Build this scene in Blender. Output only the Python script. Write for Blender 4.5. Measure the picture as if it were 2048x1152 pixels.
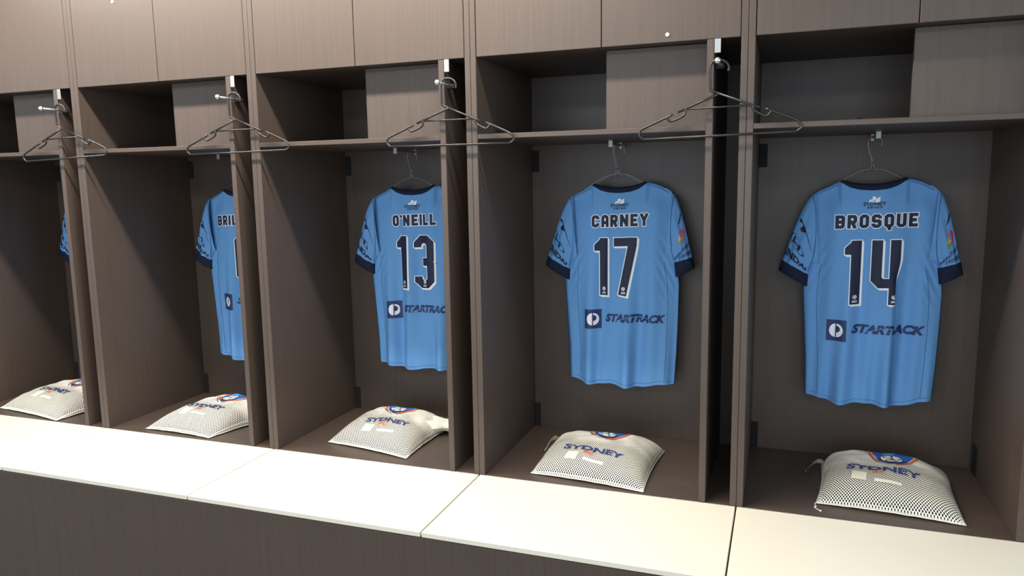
import bpy, bmesh, math, random
from mathutils import Vector, Matrix, noise
for o in list(bpy.data.objects): bpy.data.objects.remove(o)
scene = bpy.context.scene
COL = scene.collection
PI = math.pi
P = 0.8          # locker pitch
ZB = 0.46        # top of the bench and of the locker floors

# ------------------------------------------------------------------ camera
YAW, PITCH, ROLL, FPX = 0.34663, -0.13981, -0.01609, 1502.29777
CAM = Vector((2.50088, -2.15532, 1.39832))
fwd = Vector((-math.sin(YAW)*math.cos(PITCH), math.cos(YAW)*math.cos(PITCH), math.sin(PITCH)))
rt = Vector((math.cos(YAW), math.sin(YAW), 0.0)); up = rt.cross(fwd)
r2 = rt*math.cos(ROLL) + up*math.sin(ROLL); u2 = -rt*math.sin(ROLL) + up*math.cos(ROLL)
cd = bpy.data.cameras.new('camera'); cam = bpy.data.objects.new('camera', cd); COL.objects.link(cam)
cd.sensor_width = 36.0; cd.lens = FPX*36.0/2048.0; cd.clip_start = 0.02
M3 = Matrix((r2, u2, -fwd)).transposed()
cam.matrix_world = Matrix.Translation(CAM) @ M3.to_4x4()
scene.camera = cam

# ------------------------------------------------------------------ light and exposure
scene.view_settings.view_transform = 'Standard'
scene.view_settings.look = 'None'
scene.view_settings.gamma = 1.0
scene.view_settings.use_curve_mapping = False
scene.view_settings.exposure = 0.0
scene.cycles.use_denoising = True
scene.cycles.max_bounces = 8
w = bpy.data.worlds.new('world'); scene.world = w; w.use_nodes = True
bg = w.node_tree.nodes['Background']; bg.inputs[0].default_value = (0.55, 0.68, 0.85, 1); bg.inputs[1].default_value = 0.25

def area(name, loc, size, energy, color, rot=(0, 0, 0)):
    l = bpy.data.lights.new(name, 'AREA'); l.shape = 'RECTANGLE'
    l.size, l.size_y = size; l.energy = energy; l.color = color
    o = bpy.data.objects.new(name, l); o.location = loc; o.rotation_euler = rot; COL.objects.link(o)
    return o
WARM = (1.0, 0.95, 0.87); COOL = (0.80, 0.91, 1.0); NEUT = (1.0, 0.97, 0.92)
area('ceiling_strip_lamp', (0.68, -0.46, 2.42), (2.9, 0.08), 108, WARM)
area('ceiling_panel_lamp', (-1.9, -2.0, 2.42), (1.2, 0.6), 40, COOL)  # panel added on the left for the sheen on the left doors
area('ceiling_panel_lamp', (0.6, -3.0, 2.42), (1.2, 0.6), 62, NEUT)
area('ceiling_panel_lamp', (3.0, -3.0, 2.42), (1.2, 0.6), 26, NEUT)
area('far_fill_light', (1.2, -4.95, 1.35), (5.0, 1.6), 75, (0.74, 0.87, 1.0), (PI/2, 0, 0))  # added bluish fill from behind the camera, lifts the slots and cubbies
area('side_fill_light', (5.55, -2.4, 1.45), (3.6, 1.6), 70, (0.74, 0.87, 1.0), (PI/2, 0, PI/2))  # added bluish fill from the right, brightens the right-facing panels

# ------------------------------------------------------------------ helpers
def link(o, parent=None):
    COL.objects.link(o)
    if parent is not None: o.parent = parent
    return o
def tag(o, label=None, cat=None, group=None, kind=None):
    if label: o['label'] = label
    if cat: o['category'] = cat
    if group: o['group'] = group
    if kind: o['kind'] = kind
    return o
def empty(name, loc=(0, 0, 0), label=None, cat=None, group=None):
    o = bpy.data.objects.new(name, None); o.location = loc; o.empty_display_size = 0.1
    link(o); tag(o, label, cat, group); return o
def obj(name, bm, mats, parent=None, smooth=False, kind=None):
    me = bpy.data.meshes.new(name)
    bm.normal_update(); bm.to_mesh(me); bm.free()
    for m in (mats if isinstance(mats, (list, tuple)) else [mats]): me.materials.append(m)
    if smooth:
        me.polygons.foreach_set('use_smooth', [True]*len(me.polygons))
    o = bpy.data.objects.new(name, me); link(o, parent)
    if kind: o['kind'] = kind
    return o
def copy_tree(o, parent=None):
    c = o.copy(); COL.objects.link(c)
    if parent is not None: c.parent = parent
    for ch in [x for x in bpy.data.objects if x.parent == o]: copy_tree(ch, c)
    return c
def add_box(bm, x0, x1, y0, y1, z0, z1, bev=0.0012, mi=0):
    vs = [bm.verts.new(p) for p in ((x0,y0,z0),(x1,y0,z0),(x1,y1,z0),(x0,y1,z0),(x0,y0,z1),(x1,y0,z1),(x1,y1,z1),(x0,y1,z1))]
    fs = []
    for q in ((3,2,1,0),(4,5,6,7),(0,1,5,4),(1,2,6,5),(2,3,7,6),(3,0,4,7)):
        f = bm.faces.new([vs[i] for i in q]); f.material_index = mi; fs.append(f)
    if bev > 0:
        es = list({e for f in fs for e in f.edges})
        bmesh.ops.bevel(bm, geom=es, offset=bev, segments=1, affect='EDGES', profile=0.5)
def box(name, dims, mat, parent=None, bev=0.0012):
    bm = bmesh.new(); add_box(bm, *dims, bev=bev); return obj(name, bm, mat, parent)
def add_tube(bm, pts, r, n=8, closed=False, cap=True):
    pts = [Vector(p) for p in pts]; N = len(pts); rings = []
    ref = None
    for i, p in enumerate(pts):
        if closed: a, b = pts[(i-1) % N], pts[(i+1) % N]
        else: a, b = pts[max(i-1, 0)], pts[min(i+1, N-1)]
        t = (b-a).normalized()
        if ref is None:
            ref = Vector((0, 1, 0)) if abs(t.y) < 0.9 else Vector((0, 0, 1))
        s = (ref - t*ref.dot(t)).normalized(); q = t.cross(s); ref = s
        rr = r[i] if isinstance(r, (list, tuple)) else r
        rings.append([bm.verts.new(p + s*rr*math.cos(2*PI*k/n) + q*rr*math.sin(2*PI*k/n)) for k in range(n)])
    for i in range(N if closed else N-1):
        A, B = rings[i], rings[(i+1) % N]
        for k in range(n): bm.faces.new((A[k], A[(k+1) % n], B[(k+1) % n], B[k]))
    if cap and not closed:
        bm.faces.new(rings[0][::-1]); bm.faces.new(rings[-1])
def smooth_path(pts, n=4):
    pts = [Vector(p) for p in pts]; out = []
    for i in range(len(pts)-1):
        p0, p1, p2, p3 = pts[max(i-1, 0)], pts[i], pts[i+1], pts[min(i+2, len(pts)-1)]
        for k in range(n):
            t = k/n
            out.append(0.5*((2*p1) + (p2-p0)*t + (2*p0-5*p1+4*p2-p3)*t*t + (3*p1-p0-3*p2+p3)*t**3))
    out.append(pts[-1]); return out
def lerp(a, b, t): return a + (b-a)*t
def sstep(t): t = max(0.0, min(1.0, t)); return t*t*(3-2*t)
def pw(tab, x):
    if x <= tab[0][0]: return tab[0][1]
    for (a, b), (c, d) in zip(tab, tab[1:]):
        if x <= c: return lerp(b, d, (x-a)/(c-a))
    return tab[-1][1]
def pws(tab, x):                                      # the same, with smoothed pieces
    h = 0.008
    return (pw(tab, x-h) + 2*pw(tab, x) + pw(tab, x+h))/4

# ------------------------------------------------------------------ materials
def srgb(r, g, b):
    f = lambda c: (c/12.92 if c <= 0.04045 else ((c+0.055)/1.055)**2.4)
    return (f(r/255), f(g/255), f(b/255), 1)
def mat(name, col, rough=0.5, metal=0.0, spec=0.5, noise_amt=0.0, noise_scale=40.0, bump=0.0, bscale=200):
    m = bpy.data.materials.new(name); m.use_nodes = True; nt = m.node_tree
    b = nt.nodes['Principled BSDF']
    b.inputs['Base Color'].default_value = col; b.inputs['Roughness'].default_value = rough
    b.inputs['Metallic'].default_value = metal; b.inputs['Specular IOR Level'].default_value = spec
    tc = nt.nodes.new('ShaderNodeTexCoord')
    if noise_amt:
        n = nt.nodes.new('ShaderNodeTexNoise'); n.inputs['Scale'].default_value = noise_scale
        r = nt.nodes.new('ShaderNodeMapRange'); r.inputs[3].default_value = 1-noise_amt; r.inputs[4].default_value = 1+noise_amt
        mx = nt.nodes.new('ShaderNodeMix'); mx.data_type = 'RGBA'; mx.blend_type = 'MULTIPLY'; mx.inputs[0].default_value = 1
        mx.inputs[6].default_value = col
        nt.links.new(tc.outputs['Object'], n.inputs['Vector']); nt.links.new(n.outputs['Fac'], r.inputs[0])
        nt.links.new(r.outputs[0], mx.inputs[7]); nt.links.new(mx.outputs[2], b.inputs['Base Color'])
    if bump:
        n2 = nt.nodes.new('ShaderNodeTexNoise'); n2.inputs['Scale'].default_value = bscale
        bp = nt.nodes.new('ShaderNodeBump'); bp.inputs['Strength'].default_value = bump; bp.inputs['Distance'].default_value = 0.001
        nt.links.new(tc.outputs['Object'], n2.inputs['Vector']); nt.links.new(n2.outputs['Fac'], bp.inputs['Height'])
        nt.links.new(bp.outputs[0], b.inputs['Normal'])
    return m
def wood(name, scale, dark, light, rough=0.42):
    m = bpy.data.materials.new(name); m.use_nodes = True; nt = m.node_tree
    b = nt.nodes['Principled BSDF']; L = nt.links.new
    tc = nt.nodes.new('ShaderNodeTexCoord'); mp = nt.nodes.new('ShaderNodeMapping'); mp.inputs['Scale'].default_value = scale
    L(tc.outputs['Object'], mp.inputs['Vector'])
    n1 = nt.nodes.new('ShaderNodeTexNoise'); n1.inputs['Scale'].default_value = 1.0; n1.inputs['Detail'].default_value = 5.0; n1.inputs['Roughness'].default_value = 0.7
    L(mp.outputs[0], n1.inputs['Vector'])
    n2 = nt.nodes.new('ShaderNodeTexNoise'); n2.inputs['Scale'].default_value = 0.16; n2.inputs['Detail'].default_value = 2.0
    L(mp.outputs[0], n2.inputs['Vector'])
    ad = nt.nodes.new('ShaderNodeMath'); ad.operation = 'MULTIPLY_ADD'; ad.inputs[1].default_value = 0.6; ad.inputs[2].default_value = -0.3
    L(n2.outputs['Fac'], ad.inputs[0])
    sm = nt.nodes.new('ShaderNodeMath'); sm.operation = 'ADD'; L(n1.outputs['Fac'], sm.inputs[0]); L(ad.outputs[0], sm.inputs[1])
    cr = nt.nodes.new('ShaderNodeValToRGB'); cr.color_ramp.elements[0].position = 0.3; cr.color_ramp.elements[1].position = 0.7
    cr.color_ramp.elements[0].color = dark; cr.color_ramp.elements[1].color = light
    L(sm.outputs[0], cr.inputs[0]); L(cr.outputs[0], b.inputs['Base Color'])
    b.inputs['Roughness'].default_value = rough; b.inputs['Specular IOR Level'].default_value = 0.4
    bp = nt.nodes.new('ShaderNodeBump'); bp.inputs['Strength'].default_value = 0.12; bp.inputs['Distance'].default_value = 0.001
    L(n1.outputs['Fac'], bp.inputs['Height']); L(bp.outputs[0], b.inputs['Normal'])
    return m
WD, WL = srgb(69, 58, 51), srgb(78, 66, 58)
wood_v = wood('wenge_laminate_upright', (760, 760, 6), WD, WL)
wood_h = wood('wenge_laminate_level', (6, 760, 760), WD, WL)
m_dark = mat('black_plastic_and_vent_shade', srgb(34, 34, 35), 0.8, spec=0.15)
m_white = mat('white_bench_laminate', srgb(214, 207, 189), 0.35, spec=0.4, noise_amt=0.02, noise_scale=6)
m_alu = mat('satin_aluminium', srgb(158, 160, 160), 0.5, metal=0.85, bump=0.15)
m_ball = mat('polished_steel', srgb(225, 225, 222), 0.22, metal=0.9)
m_black = mat('black_hanger_plastic', srgb(30, 28, 27), 0.3, spec=0.5)
m_wire = mat('galvanised_wire', srgb(150, 148, 145), 0.35, metal=0.8)
m_cap = mat('white_plastic_cap', srgb(250, 250, 250), 0.4)
m_blue = mat('sky_blue_jersey_knit', srgb(98, 150, 204), 0.75, spec=0.25, noise_amt=0.05, noise_scale=900, bump=0.25, bscale=1500)
m_navy = mat('navy_print', srgb(32, 38, 62), 0.6, spec=0.3)
m_navy2 = mat('navy_rib_knit', srgb(24, 32, 54), 0.8, spec=0.2, bump=0.3, bscale=900)
m_seam = mat('jersey_seam_thread', srgb(60, 102, 152), 0.8)
m_wprint = mat('white_print', srgb(232, 238, 245), 0.6)
m_spons = mat('royal_navy_print', srgb(28, 46, 96), 0.6)
m_red = mat('red_print', srgb(226, 52, 84), 0.6)
m_green = mat('green_print', srgb(96, 160, 98), 0.6)
m_gold = mat('gold_print', srgb(226, 172, 66), 0.6)
m_grey = mat('slate_print', srgb(44, 62, 96), 0.6)
m_orange = mat('orange_print', srgb(214, 98, 48), 0.7)
m_royal = mat('royal_blue_print', srgb(34, 92, 170), 0.7)
m_azure = mat('azure_print', srgb(70, 158, 214), 0.7)
m_inknavy = mat('navy_ink_on_mesh', srgb(40, 50, 96), 0.7)
m_cream = mat('cream_paper', srgb(238, 230, 196), 0.7)
m_bagshade = mat('bag_inner_shade', srgb(18, 20, 25), 0.9)  # shade inside the bags, put into the colour of their contents
m_bagwhite = mat('white_bag_tape', srgb(218, 213, 198), 0.85)
m_floor = mat('grey_rubber_floor', srgb(66, 66, 68), 0.7, noise_amt=0.1, noise_scale=30)
m_paint = mat('white_wall_paint', srgb(228, 230, 232), 0.8)
m_ceil = mat('white_ceiling_tile', srgb(225, 226, 226), 0.85)

def mesh_cloth():
    m = bpy.data.materials.new('white_perforated_mesh'); m.use_nodes = True; nt = m.node_tree; L = nt.links.new
    b = nt.nodes['Principled BSDF']; b.inputs['Base Color'].default_value = srgb(222, 217, 202)
    b.inputs['Roughness'].default_value = 0.8; b.inputs['Specular IOR Level'].default_value = 0.2
    uv = nt.nodes.new('ShaderNodeUVMap'); uv.uv_map = 'cloth'
    mp = nt.nodes.new('ShaderNodeMapping'); mp.inputs['Rotation'].default_value = (0, 0, PI/4); mp.inputs['Scale'].default_value = (178, 178, 1)
    L(uv.outputs[0], mp.inputs['Vector'])
    vo = nt.nodes.new('ShaderNodeTexVoronoi'); vo.voronoi_dimensions = '2D'; vo.inputs['Randomness'].default_value = 0.0; vo.inputs['Scale'].default_value = 1.0
    L(mp.outputs[0], vo.inputs['Vector'])
    at = nt.nodes.new('ShaderNodeAttribute'); at.attribute_name = 'open'
    th = nt.nodes.new('ShaderNodeMath'); th.operation = 'MULTIPLY'; th.inputs[1].default_value = 0.40; L(at.outputs['Fac'], th.inputs[0])
    lt = nt.nodes.new('ShaderNodeMath'); lt.operation = 'LESS_THAN'; L(vo.outputs['Distance'], lt.inputs[0]); L(th.outputs[0], lt.inputs[1])
    tr = nt.nodes.new('ShaderNodeBsdfTransparent'); mx = nt.nodes.new('ShaderNodeMixShader')
    L(lt.outputs[0], mx.inputs[0]); L(b.outputs[0], mx.inputs[1]); L(tr.outputs[0], mx.inputs[2])
    L(mx.outputs[0], nt.nodes['Material Output'].inputs['Surface'])
    return m
m_mesh = mesh_cloth()

# ------------------------------------------------------------------ the room
def struct(name, dims, m):
    o = box(name, dims, m, bev=0); o['kind'] = 'structure'; return o
struct('floor', (-3.0, 5.6, -5.0, 0.56, -0.1, 0.0), m_floor)
struct('ceiling', (-3.0, 5.6, -5.0, 0.56, 2.45, 2.55), m_ceil)
struct('wall_front', (-3.0, 5.6, 0.56, 0.66, 0.0, 2.45), m_paint)
struct('wall_back', (-3.0, 5.6, -5.1, -5.0, 0.0, 2.45), m_paint)
struct('wall_left', (-3.1, -3.0, -5.0, 0.56, 0.0, 2.45), m_paint)
struct('wall_right', (5.6, 5.7, -5.0, 0.56, 0.0, 2.45), m_paint)

# ------------------------------------------------------------------ lockers
T = 0.0183; A_, B_ = 0.1066, 0.0875; D = 0.53
ZD, ZS1, ZS0 = 1.772, 1.5446, 1.530; HALF = 0.4025; ZT = 2.40; YP = 0.062
def build_locker():
    L = empty('locker')
    g = 0.0004
    box('side_panel', (g, T, 0, D+0.02, 0, ZT), wood_v, L)
    box('side_panel', (P-T, P-g, 0, D+0.02, 0, ZT), wood_v, L)
    box('inner_divider', (P-A_, P-B_, 0, D, ZB, ZD-0.0005), wood_v, L)
    box('floor_panel', (T, P-T, 0.0005, D, ZB-0.018, ZB), wood_h, L)
    box('back_panel', (T, P-T, D, D+0.018, ZB-0.018, ZT-0.02), wood_v, L)
    box('shelf', (T, P-A_, 0, D, ZS0, ZS1), wood_h, L)
    box('cubby_panel', (HALF, P-A_, YP, YP+0.018, ZS1, ZD), wood_v, L)
    box('cupboard_base', (T, P-T, 0.0195, D, ZD+0.001, ZD+0.019), wood_h, L)
    box('cupboard_top', (T, P-T, 0.0195, D, ZT-0.02, ZT), wood_h, L)
    d1 = box('cupboard_door', (T+0.0022, HALF-0.0012, 0, 0.018, ZD, ZT-0.002), wood_v, L)
    d2 = box('cupboard_door', (HALF+0.0012, P-T-0.0018, 0, 0.018, ZD, ZT-0.002), wood_v, L)
    # garment rail: a bar running front to back under the shelf with a plate at each end
    rx = 0.358
    bm = bmesh.new(); add_box(bm, rx-0.003, rx+0.003, 0.33, 0.49, 1.5165, 1.5225, 0.0008)
    rail = obj('garment_rail', bm, m_alu, L)
    box('rail_plate', (rx-0.0075, rx+0.0075, 0.327, 0.330, 1.5085, ZS0), m_alu, rail, bev=0.0008)
    box('rail_plate', (rx-0.005, rx+0.005, 0.49, 0.493, 1.5085, ZS0), m_alu, rail, bev=0.0008)
    # narrow bay: cross rail with the coat peg, and the catch plate under the cupboard
    pr = box('peg_mount', (P-B_, P-0.0625, 0.014, 0.034, 1.6865, 1.7005), m_dark, L)
    bm = bmesh.new(); px = P-0.071; pz = 1.6935
    add_tube(bm, [(px, 0.0142, pz), (px, -0.08, pz)], 0.0036, 10)
    pg = obj('coat_peg', bm, m_alu, pr, smooth=True)
    bm = bmesh.new(); bmesh.ops.create_uvsphere(bm, u_segments=20, v_segments=14, radius=0.0082, matrix=Matrix.Translation((px, -0.085, pz)))
    obj('peg_ball', bm, m_ball, L, smooth=True)
    box('catch_plate', (P-B_+0.0005, P-0.0705, 0.0, 0.003, 1.7345, ZD), m_alu, L, bev=0.001)
    # dark plates put in for the shaded vent openings in the rear corners
    for x0, x1, z0, z1 in ((T+0.001, 0.046, 1.435, 1.512), (T+0.001, 0.042, ZB+0.001, 0.552)):
        box('vent_shade_plate', (x0, x1, D-0.0025, D, z0, z1), m_dark, L, bev=0.0005)
    box('vent_shade_plate', (P-A_-0.0025, P-A_, 0.435, 0.49, ZB+0.004, 0.556), m_dark, L, bev=0.0005)
    return L
proto = build_locker()
lk_labels = {-1: 'dark wenge locker at the far left, its jersey almost wholly behind the inner divider',
             0: 'dark wenge locker whose half hidden jersey shows only the start of a name',
             1: 'dark wenge locker with the number 13 jersey, third bay from the right',
             2: 'dark wenge locker with the number 17 jersey and a white cap on its upper door',
             3: 'dark wenge locker with the number 14 jersey, cut by the right frame edge'}
lockers = {}
for i, k in enumerate((-1, 0, 1, 2, 3)):
    o = proto if i == 0 else copy_tree(proto)
    o.location = (k*P, 0, 0); tag(o, lk_labels[k], 'locker', 'lockers in the row'); lockers[k] = o
for c in bpy.data.objects:                              # the peg of this bay sits a little higher
    if c.parent == lockers[2] and c.name.split('.')[0] in ('peg_mount', 'peg_ball'): c.location.z += 0.0085
def door_cap(k, which, x, z):
    ds = sorted([c for c in bpy.data.objects if c.parent == lockers[k] and c.name.startswith('cupboard_door')], key=lambda c: c.bound_box[0][0])
    bm = bmesh.new(); add_tube(bm, [(x, 0.001, z), (x, -0.0022, z), (x, -0.003, z)], [0.0052, 0.0052, 0.0035], 16)
    obj('door_cap', bm, m_cap, ds[which], smooth=False)
p_ = bmesh.new(); bmesh.ops.create_uvsphere(p_, u_segments=10, v_segments=8, radius=0.0028, matrix=Matrix.Translation((T+0.0012, 0.5407, 0.4828)))
obj('screw_cap', p_, m_ball, lockers[1], smooth=True)
door_cap(2, 1, 2.187-1.6, 1.792); door_cap(0, 0, 0.224, 2.059)

# ------------------------------------------------------------------ bench
bench = empty('bench', (-P, -0.2, 0), 'long bench with cream white seat panels on a dark wenge front, along the lockers', 'bench')
YF = -0.4264
def bobj(name, dims, m, bev=0.001):
    x0, x1, y0, y1, z0, z1 = dims
    return box(name, (x0+P, x1+P, y0+0.2, y1+0.2, z0, z1), m, bench, bev)
for k in range(-1, 4):
    bobj('seat_panel', (k*P+0.0022, (k+1)*P-0.0022, YF, -0.0008, ZB-0.0155, ZB), m_white, 0.0016)
bobj('front_panel', (-P, 4*P, YF+0.0015, YF+0.0185, 0.0, ZB-0.019), wood_v)
for k in range(-1, 5):
    x = min(max(k*P, -P+0.009), 4*P-0.009)
    bobj('support_panel', (x-0.009, x+0.009, YF+0.0185, -0.001, 0.0, ZB-0.0155), wood_v)
bobj('front_rail', (-P, 4*P, YF+0.004, YF+0.0185, ZB-0.0185, ZB-0.0155), wood_h, 0)

# ------------------------------------------------------------------ flat print made of mesh, laid on a curved surface
class Print:
    """collects 2-D polygons (material index, lift) and lays them on a surface with a map function"""
    def __init__(s): s.polys = []; s.n = 0
    def poly(s, pts, mi, lift): s.polys.append((pts, mi, lift)); s.n += 1
    def build(s, name, mats, fmap, parent, step=0.011):
        bm = bmesh.new(); lay = bm.faces.layers.float.new('lift')
        for i, (pts, mi, lift) in enumerate(s.polys):
            try: f = bm.faces.new([bm.verts.new((x, z, 0)) for x, z in pts])
            except ValueError: continue
            f.material_index = mi; f[lay] = lift
        if not bm.faces: bm.free(); return None
        big = [f for f in bm.faces if len(f.verts) > 4]
        if big: bmesh.ops.triangulate(bm, faces=big)
        xs = [v.co.x for v in bm.verts]; zs = [v.co.y for v in bm.verts]
        for lo, hi, ax in ((min(xs), max(xs), 0), (min(zs), max(zs), 1)):
            q = math.ceil(lo/step)*step
            while q < hi:
                co = (q, 0, 0) if ax == 0 else (0, q, 0); no = (1, 0, 0) if ax == 0 else (0, 1, 0)
                bmesh.ops.bisect_plane(bm, geom=bm.verts[:]+bm.edges[:]+bm.faces[:], dist=1e-7, plane_co=co, plane_no=no)
                q += step
        done = set()
        for f in bm.faces:
            for v in f.verts:
                if v.index == -2: continue
        bm.verts.ensure_lookup_table()
        lift = {}
        for f in bm.faces:
            for v in f.verts: lift[v] = f[lay]
        for v in bm.verts:
            v.co = fmap(v.co.x, v.co.y, lift.get(v, 0.001))
        return obj(name, bm, mats, parent, smooth=True)
def offset_poly(pts, d, closed):
    """mitred left/right offset lines of a polyline"""
    n = len(pts); out = []
    for i in range(n):
        if closed: a, b, c = pts[(i-1) % n], pts[i], pts[(i+1) % n]
        else: a, b, c = pts[max(i-1, 0)], pts[i], pts[min(i+1, n-1)]
        d1 = Vector((b[0]-a[0], b[1]-a[1])); d2 = Vector((c[0]-b[0], c[1]-b[1]))
        if d1.length < 1e-9: d1 = d2
        if d2.length < 1e-9: d2 = d1
        d1.normalize(); d2.normalize()
        n1 = Vector((-d1.y, d1.x)); n2 = Vector((-d2.y, d2.x)); m = (n1+n2)
        if m.length < 1e-6: m = n1.copy()
        m.normalize(); k = 1/max(0.35, m.dot(n1))
        out.append((b[0]+m.x*d*k, b[1]+m.y*d*k))
    return out
def stroke(pr, pts, wdt, mi, lift, closed=False, ext=0.0, shift=(0, 0)):
    pts = [(x+shift[0], z+shift[1]) for x, z in pts]
    if ext and not closed:
        a = Vector(pts[0])-Vector(pts[1]); a.normalize(); b = Vector(pts[-1])-Vector(pts[-2]); b.normalize()
        pts = [(pts[0][0]+a.x*ext, pts[0][1]+a.y*ext)] + pts[1:-1] + [(pts[-1][0]+b.x*ext, pts[-1][1]+b.y*ext)]
    l = offset_poly(pts, wdt/2, closed); r = offset_poly(pts, -wdt/2, closed); n = len(pts)
    for i in range(n if closed else n-1):
        j = (i+1) % n
        pr.poly([l[i], r[i], r[j], l[j]], mi, lift + (pr.n % 40)*2e-6)
def glyph(ch, w, h, t, c):
    L, R, B, Tp, M = t/2, w-t/2, t/2, h-t/2, h*0.5
    k = c*0.8
    G = {
     'O': [([(L+c,B),(R-c,B),(R,B+c),(R,Tp-c),(R-c,Tp),(L+c,Tp),(L,Tp-c),(L,B+c)], True)],
     'Q': [([(L+c,B),(R-c,B),(R,B+c),(R,Tp-c),(R-c,Tp),(L+c,Tp),(L,Tp-c),(L,B+c)], True), ([(w*.55,B),(w*.55,-t*.75)], False)],
     'B': [([(L,0),(L,h)], False), ([(L,Tp),(R-k,Tp),(R,Tp-k),(R,M+k*.6),(R-k*.6,M),(L,M)], False), ([(R-k*1.2,M),(R-k*.6,M),(R,M-k*.6),(R,B+k),(R-k,B),(L,B)], False)],
     'R': [([(L,0),(L,h)], False), ([(L,Tp),(R-k,Tp),(R,Tp-k),(R,M+k*.6),(R-k*.8,M-t*.15),(L,M-t*.15)], False), ([(w*.52,M-t*.2),(R+t*.05,0)], False)],
     'S': [([(R,Tp-h*.2),(R,Tp-c),(R-c,Tp),(L+c,Tp),(L,Tp-c),(L,M+k*.6),(L+k*.7,M),(R-k*.7,M),(R,M-k*.6),(R,B+c),(R-c,B),(L+c,B),(L,B+c),(L,B+h*.2)], False)],
     'C': [([(R,Tp-h*.22),(R,Tp-c),(R-c,Tp),(L+c,Tp),(L,Tp-c),(L,B+c),(L+c,B),(R-c,B),(R,B+c),(R,B+h*.22)], False)],
     'U': [([(L,h),(L,B+c),(L+c,B),(R-c,B),(R,B+c),(R,h)], False)],
     'E': [([(w,Tp),(L,Tp),(L,B),(w,B)], False), ([(L,M),(w*.86,M)], False)],
     'A': [([(L,0),(L,Tp-c),(L+c,Tp),(R-c,Tp),(R,Tp-c),(R,0)], False), ([(L,h*.36),(R,h*.36)], False)],
     'N': [([(L,0),(L,h)], False), ([(R,0),(R,h)], False), ([(L,h-t*.3),(R,t*.3)], False)],
     'Y': [([(L*.8,h),(w/2,h*.46)], False), ([(w-L*.8,h),(w/2,h*.46)], False), ([(w/2,h*.52),(w/2,0)], False)],
     'I': [([(L,0),(L,h)], False)],
     'L': [([(L,h),(L,B),(w,B)], False)],
     'T': [([(0,Tp),(w,Tp)], False), ([(w/2,h),(w/2,0)], False)],
     "'": [([(L*1.1,h),(L*.8,h*.74)], False)],
     '1': [([(R,0),(R,h)], False), ([(R,Tp),(L+c*.9,Tp),(L,Tp-c*.9),(L,h-t*1.5)], False)],
     '4': [([(L,h),(L,h*.40),(L+c*.8,h*.33),(w,h*.33)], False), ([(R-t*.02,0),(R-t*.02,h)], False)],
     '3': [([(L,Tp-h*.15),(L,Tp-c),(L+c,Tp),(R-c,Tp),(R,Tp-c),(R,M+k*.7),(R-k*.5,M),(w*.42,M)], False), ([(R-k*1.1,M),(R-k*.5,M),(R,M-k*.7),(R,B+c),(R-c,B),(L+c,B),(L,B+c),(L,B+h*.15)], False)],
     '7': [([(0,Tp),(R-t*.1,Tp)], False), ([(R-t*.08,h),(R-t*.12,Tp-t*.4),(w*.36,0)], False)],
     '6': [([(R,Tp-h*.15),(R,Tp-c),(R-c,Tp),(L+c,Tp),(L,Tp-c),(L,B+c),(L+c,B),(R-c,B),(R,B+c),(R,M-k*.2),(R-c,M+t*.2),(L,M+t*.2)], False)],
    }
    return G[ch]
def block_text(pr, txt, x0, z0, widths, gap, h, t, c, out, drop=None):
    """dark block letters over a white outline; drop = white extrusion towards lower right"""
    x = x0; ends = []
    for ch in txt:
        w_ = widths.get(ch, widths['*'])
        for pts, cl in glyph(ch, w_, h, t, c):
            q = [(x+a, z0+b) for a, b in pts]
            stroke(pr, q, t+2*out, 1, 0.0012, cl, out)
            if drop:
                for s in (0.34, 0.67, 1.0): stroke(pr, q, t+out, 1, 0.0009, cl, out*.5, (drop[0]*s, drop[1]*s))
            stroke(pr, q, t, 0, 0.0019, cl)
        ends.append((x, x+w_)); x += w_+gap
    return ends
_txt = {}
def text2d(s, size=1.0, bold=0.0, shear=0.0, xs=1.0):
    """built-in font -> list of 2-D triangles, centred"""
    key = (s, size, bold, shear, xs)
    if key in _txt: return _txt[key]
    cu = bpy.data.curves.new('text', 'FONT'); cu.body = s; cu.size = size; cu.offset = bold; cu.shear = shear
    cu.resolution_u = 3; cu.align_x = 'CENTER'
    o = bpy.data.objects.new('text', cu); COL.objects.link(o)
    dg = bpy.context.evaluated_depsgraph_get(); me = bpy.data.meshes.new_from_object(o.evaluated_get(dg))
    vs = [(v.co.x*xs, v.co.y) for v in me.vertices]
    out = [[vs[i] for i in p.vertices] for p in me.polygons]
    bpy.data.objects.remove(o); bpy.data.curves.remove(cu); bpy.data.meshes.remove(me)
    _txt[key] = out; return out
def put_text(pr, s, cx, cz, width, height, mi, lift, bold=0.0, shear=0.0, warp=None):
    tris = text2d(s, 1.0, bold, shear)
    xs = [p[0] for t in tris for p in t]; zs = [p[1] for t in tris for p in t]
    a, b, c, d = min(xs), max(xs), min(zs), max(zs)
    for t in tris:
        q = [(cx + ((x-a)/(b-a)-0.5)*width, cz + ((z-c)/(d-c)-0.5)*height) for x, z in t]
        if warp: q = [warp(x, z) for x, z in q]
        pr.poly(q, mi, lift)
def disc(pr, cx, cz, rx, rz, mi, lift, n=16, rot=0.0):
    pr.poly([(cx+rx*math.cos(2*PI*k/n)*math.cos(rot)-rz*math.sin(2*PI*k/n)*math.sin(rot),
              cz+rx*math.cos(2*PI*k/n)*math.sin(rot)+rz*math.sin(2*PI*k/n)*math.cos(rot)) for k in range(n)], mi, lift)
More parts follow.
